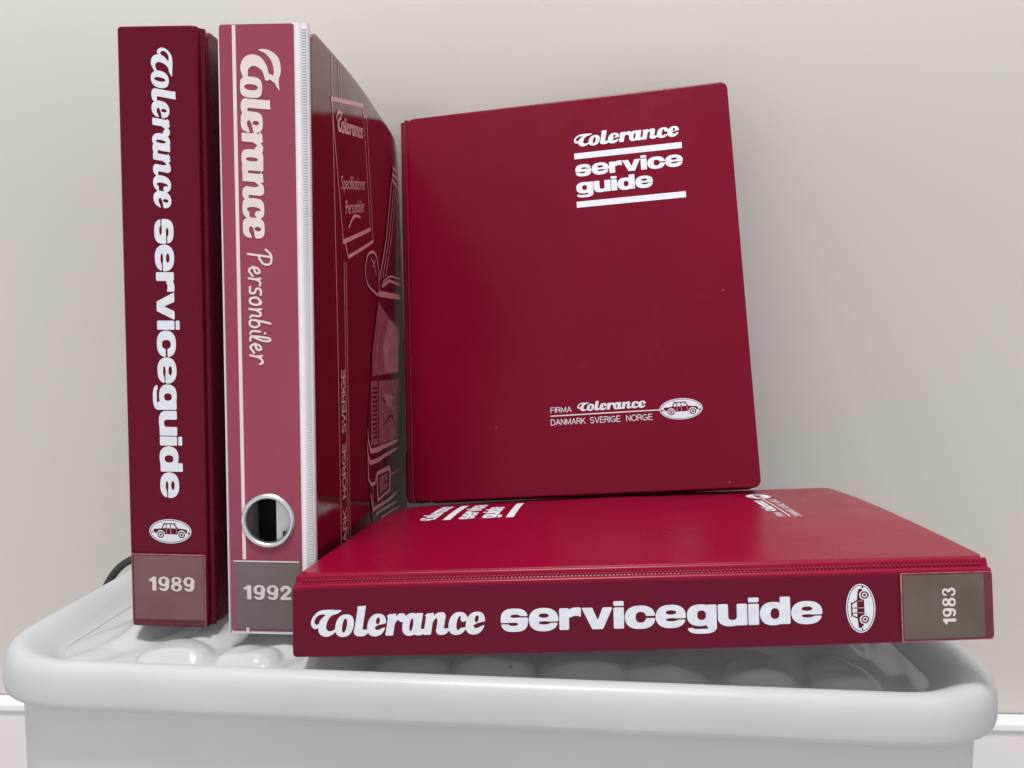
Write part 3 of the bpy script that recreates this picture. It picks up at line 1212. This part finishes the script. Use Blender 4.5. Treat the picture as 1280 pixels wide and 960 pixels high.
# white ribbed hinge at the right of the spine and plain one at the left
prof = [(.0397, .0030), (.0396, .0000), (.0402, -.0008), (.0420, -.0010), (.0426, -.0004), (.0430, .0003), (.0436, .0004), (.0444, .0006),
        (.0450, .0006), (.0455, .0002), (.0460, .0006), (.0463, .0016), (.0462, .0040), (.0455, .0062), (.0440, .0070), (.0430, .0030)]
v, f = strip([(a, b) for a, b in prof], .0004, H - .0002, 40, lambda a, b, z: (a, b, z))
obj('hinge', v, f, M['white_vinyl'], b2, sharp=60)
v, f = [], []
for k in range(226):
    z = .004 + k * .00138
    vv, fc = block(.0430, .0453, -.0002, .0010, z, z + .00075)
    f += [[i + len(v) for i in q] for q in fc]
    v += vv
w = obj('hinge_ribs', v, f, M['grey_vinyl'], b2, False)
w['kind'] = 'stuff'
prof = [(.0022, .0035), (-.0002, .0030), (-.0006, .0012), (-.0005, .0004), (-.0002, -.0001), (.0001, -.0003), (.0003, -.0002), (.0005, .0005)]
v, f = strip(prof, .0002, H - .0004, 40, lambda a, b, z: (a - .0006 * (1 - z / H) * 1.5, b, z))
obj('hinge', v, f, M['white_vinyl'], b2, sharp=60)


def f2(y, z, h):
    return (T2 - 0.0030 + h + bulge2(y, z), y, z)


v, f = plate(0.0050, W2, 0.0, H, 0.0030, 0.0130, 0.0012, f2, 24, 20)
obj('front_cover', v, f, M['print_red'], b2, sharp=60)
v, f = plate(0.0050, W2, 0.0, H, 0.0030, 0.0130, 0.0012, lambda y, z, h: (0.0030 - h, y, z), 8, 8)
obj('back_cover', v, f, M['white_vinyl'], b2, sharp=60)
# inside, seen through the ring
v, f = block(.0236, .0400, .0060, W2 - .02, .010, H - .012)
obj('page_block', v, f, M['white_vinyl'], b2, False)  # white block brought forward so light through the hole makes a pale wedge
v, f = block(.0034, .0228, .0350, W2 - .02, .010, H - .012)
obj('dark_hollow', v, f, M['dark'], b2, False)  # near-black block, paints the shade of the hollow behind the ring
bm = bmesh.new()
bmesh.ops.create_cone(bm, cap_ends=True, segments=24, radius1=.0030, radius2=.0030, depth=.012)
me = bpy.data.meshes.new('lever_arm')
bm.to_mesh(me)
bm.free()
lv = link_mesh('lever_arm', me, M['dark'], b2)
lv.location = (.0300, .0060, HZ - .0130)


def c2(d, h, e=.0003):
    # d = distance from the spine, h = distance below the top edge
    z = H - h
    return Vector((T2 + bulge2(d, z) + e, d, z))


MM = .001


def cover_shape(name, f, box_, step, m, e, run=6):
    x0, x1, y0, y1 = box_
    return print_obj(name, sheet(f, x0, x1, y0, y1, step, lambda a, b: c2(a * MM, b * MM, e), run=run), m, b2)


def lines(*ls):
    return U_(*[L_([(x, y, r) for x, y in pts], smooth=False) for pts, r in ls])


# long rules, the tilted title card and its shadow card
cover_shape('rules', lines(([(42, 2), (47, 150), (50, 312)], .55), ([(56, 2), (58, 26)], .5), ([(60.5, 2), (62.5, 26)], .5),
                           ([(63, 116), (65, 312)], .5), ([(67.5, 116), (70, 312)], .5)), (38, 76, 1, 315), .8, M['pink_ink'], .0003)
cover_shape('title_card_outline', lines(([(41, 27), (119, 11)], 1.3), ([(119, 11), (138, 88)], .6), ([(138, 88), (62, 104)], 1.3), ([(62, 104), (41, 27)], .6),
                                        ([(121, 17), (130, 15)], 1.0), ([(130, 15), (148, 95)], .7), ([(148, 95), (73, 112)], 1.1), ([(66, 104), (73, 112)], .7)),
            (38, 152, 8, 116), .7, M['pink_ink'], .0003)
# title words on the card, rising like the card
def tilt(a0, h0, ang):
    c, s = math.cos(ang), math.sin(ang)

    def g(a, b):
        return c2(a0 + a * c - b * s * 0.25, h0 + a * (-s) - b * c, .0004)
    return g


line_print('card_title', sheared(LOGO2, SH1), W_L2, .0066, .0680, tilt(.0500, .0430, math.radians(9)), M['pink_ink'], b2, 0, 0, -.3, 2.2, .06, .35, 6)
font_print('card_lines', 'Specifikationer', .0115, tilt(.0590, .0740, math.radians(9)), M['pink_ink'], b2, 0, 0, .0640, .004)
font_print('card_lines', 'Personbiler', .0115, tilt(.0680, .0870, math.radians(9)), M['pink_ink'], b2, 0, 0, .0520, .004)
cover_shape('pen_swish', L_([(75, 94, .7), (88, 86, 1.0), (106, 84, .6)]), (70, 110, 78, 100), .5, M['pink_ink'], .0004)


def vert_text(a, b):
    return c2(.0600 - b, .3130 - a, .0003)


caps_print('country_name', 'DANMARK', .0085, .0500, lambda a, b: c2(.0620 - b, .3120 - a, .0003), b2, M['pink_ink'], .085)
caps_print('country_name', 'NORGE', .0085, .0330, lambda a, b: c2(.0620 - b, .2560 - a, .0003), b2, M['pink_ink'], .085)
caps_print('country_name', 'SVERIGE', .0085, .0380, lambda a, b: c2(.0620 - b, .2170 - a, .0003), b2, M['pink_ink'], .085)

# the car on the cover, seen from its front corner: dark body, pale bonnet, lamp, bumper, fog lamp, mirror
body = P_([(238, 26), (276, 24), (276, 317), (224, 312), (140, 296), (130.7, 283.9), (125.8, 270.9), (121, 252.3), (118.5, 238.2), (122.0, 215.7),
           (131.5, 190.8), (136.3, 172.8), (151.7, 148.8), (163.4, 132.4), (168.0, 120.2), (196, 86), (222, 50)])
cover_shape('car_body', body, (116, 274.6, 20, 317.2), 1.5, M['maroon_ink'], .0003, 4)
cover_shape('car_far_side', P_([(276, 158), (262, 192), (250, 242.8), (212, 252), (206, 262), (203, 281), (160, 290), (175, 300), (205, 316.5), (276, 316.5)]),
            (150, 274.5, 150, 316.8), 1.5, M['black_ink'], .00045, 4)
bonnet = P_([(165.5, 136), (178, 140.5), (205, 147), (240, 153), (266, 158), (253.1, 191.3), (136.3, 187.4), (138.5, 170.9), (155.0, 146.8)])
folds = [L_([(160, 150, .5), (146, 172, .7), (143, 186, .4)]), L_([(182, 150, .3), (166, 170, .6), (160, 187, .4)], smooth=True),
         L_([(236, 160, .4), (226, 176, .8), (222, 189, .4)])]
cover_shape('bonnet', S_(bonnet, *folds), (132, 270, 130, 194), .8, M['rose_ink'], .0006)
cover_shape('bonnet_sheen', I_(bonnet, P_([(200, 148), (248, 156), (240, 190), (184, 188), (178, 170)])), (170, 256, 140, 194), 1.0, M['rose_light'], .00075)
lamp = P_([(131.5, 190.8), (246.2, 196.4), (234.4, 242.3), (178.5, 239.0), (129.3, 234.6)])
ribs = [L_([(136, y, .75), (152, y + .8, 1.0)], smooth=False) for y in np.arange(196, 233, 3.1)]
glass = [L_([(172, 205, .4), (200, 214, .7), (214, 206, .4)]), L_([(176, 226, .4), (206, 222, .9), (222, 230, .4)]), L_([(196, 200, .3), (192, 232, .5)])]
cover_shape('headlight', S_(lamp, P_([(157, 190), (160, 190), (158, 242), (155.5, 242)]), *ribs, *glass), (126, 250, 186, 246), .6, M['rose_ink'], .0006)
cover_shape('headlight_glint', P_([(178, 203), (214, 207), (206, 216), (188, 212)]), (170, 220, 198, 220), .8, M['rose_light'], .00075)
cover_shape('bumper_lines', U_(L_([(119, 222, .5), (120.5, 230, 1.0), (129, 238.2, 1.7), (152, 240.3, 1.9), (234, 244.5, 1.3)], smooth=False),
                               L_([(116.5, 231, .6), (118, 238, 1.0), (126, 245.6, 1.5), (152, 247.9, 1.6), (234, 250.3, .9)], smooth=False)),
            (112, 240, 216, 254), .6, M['pink_ink'], .0007)
cover_shape('body_outline', lines(([(118.9, 238), (119.5, 255.1), (127, 260.6), (141, 262.4), (149, 257), (196, 259.8)], 1.2),
                                  ([(127, 268), (133.3, 279.3), (193.4, 284.5), (243.4, 284.5)], 1.3), ([(142.6, 284.6), (225.4, 292.0)], 1.0),
                                  ([(160, 291.1), (236.7, 298.4)], .9), ([(168, 297.1), (230, 304)], .8), ([(202.2, 266.9), (235.5, 268.4)], .6),
                                  ([(134, 262), (136, 300)], .5)), (112, 248, 232, 308), .7, M['pink_ink'], .0007)
cover_shape('fog_lamp_frame', S_(P_([(146.6, 256.2), (194.7, 260), (201.1, 262.6), (198.9, 278.7), (149.1, 277.2)]),
                                 P_([(151.0, 258.4), (193, 262), (196, 264), (194.5, 276.6), (153, 275.4)])), (142, 205, 250, 282), .6, M['pink_ink'], .0008)
cover_shape('fog_lamp', S_(P_([(156.5, 260.5), (189.5, 263.4), (190.1, 274.5), (158.2, 273.7)]), L_([(176, 263, .5), (180, 269, .9), (186, 268, .5)])),
            (152, 196, 256, 280), .6, M['rose_ink'], .0008)
cover_shape('mirror_outline', U_(L_([(123.3, 107.6, .8), (132.4, 104.4, .9), (150, 102.8, 1.0), (163.3, 109.0, 1.0), (165.7, 129.6, 1.0), (144.9, 129.5, .9),
                                     (124.1, 125.3, .9), (117.4, 116.8, .8), (123.3, 107.6, .8)]),
                                 L_([(136.8, 107.6, .4), (148.7, 111.2, .5), (156, 117.5, .5)]), L_([(154.2, 107.4, .4), (143.2, 113.1, .5)])),
            (113, 170, 98, 134), .6, M['pink_ink'], .0007)
cover_shape('mirror_glass', P_([(124, 108), (150, 104.5), (161, 110), (163, 128), (146, 128), (125, 124), (119.5, 117)]), (116, 166, 100, 132), .9,
            M['maroon_ink'], .0005)
cover_shape('window_lines', lines(([(169.3, 119.9), (198, 89), (222, 50), (238, 32)], 1.1), ([(182, 117.7), (209, 87.7), (247, 34)], .8),
                                  ([(192, 117), (220, 87), (252, 41)], .7), ([(238, 28.5), (270, 27)], 1.6), ([(235, 33.5), (271, 33)], 1.5),
                                  ([(232, 38.6), (271, 40)], 1.4), ([(179, 124.2), (208.8, 118.7), (262, 119.7)], 1.3),
                                  ([(181.8, 121), (211.9, 115), (262, 114.4)], .7), ([(165.7, 130.3), (262, 129.6)], 2.1)),
            (160, 274, 22, 134), .7, M['pink_ink'], .0007)
cover_shape('window_marks', lines(([(266, 83.6), (265, 88.7)], 2.2), ([(264.6, 98), (264, 106.5)], 2.4), ([(267, 55.3), (266.7, 72.1)], 2.0)),
            (258, 273, 48, 112), .8, M['pink_ink'], .0007)

# ================================================================== CABLE behind the lid
cv = bpy.data.curves.new('black_cable', 'CURVE')
cv.dimensions = '3D'
cv.bevel_depth = .0030
cv.bevel_resolution = 5
cv.resolution_u = 16
s = cv.splines.new('BEZIER')
cp = [((-.205, .215, -.30), (-.207, .215, -.22)), ((-.196, .205, -.085), (-.193, .203, -.066)), ((-.166, .203, -.0215), (-.150, .205, -.0120)),
      ((-.100, .235, .004), (-.075, .252, .012)), ((-.040, .296, -.005), (-.030, .302, -.03))]
s.bezier_points.add(len(cp) - 1)
for q, (co, hr) in zip(s.bezier_points, cp):
    q.co = co
    q.handle_right = hr
    q.handle_left = tuple(2 * a - b for a, b in zip(co, hr))
to = bpy.data.objects.new('t', cv)
C.objects.link(to)
dg = bpy.context.evaluated_depsgraph_get()
dg.update()
me = bpy.data.meshes.new_from_object(to.evaluated_get(dg))
bpy.data.objects.remove(to)
me.name = 'black_cable'
cab = link_mesh('black_cable', me, M['black'])
cab['label'] = 'short bend of black cable behind the lid beside the 1989 binder'
cab['category'] = 'cable'
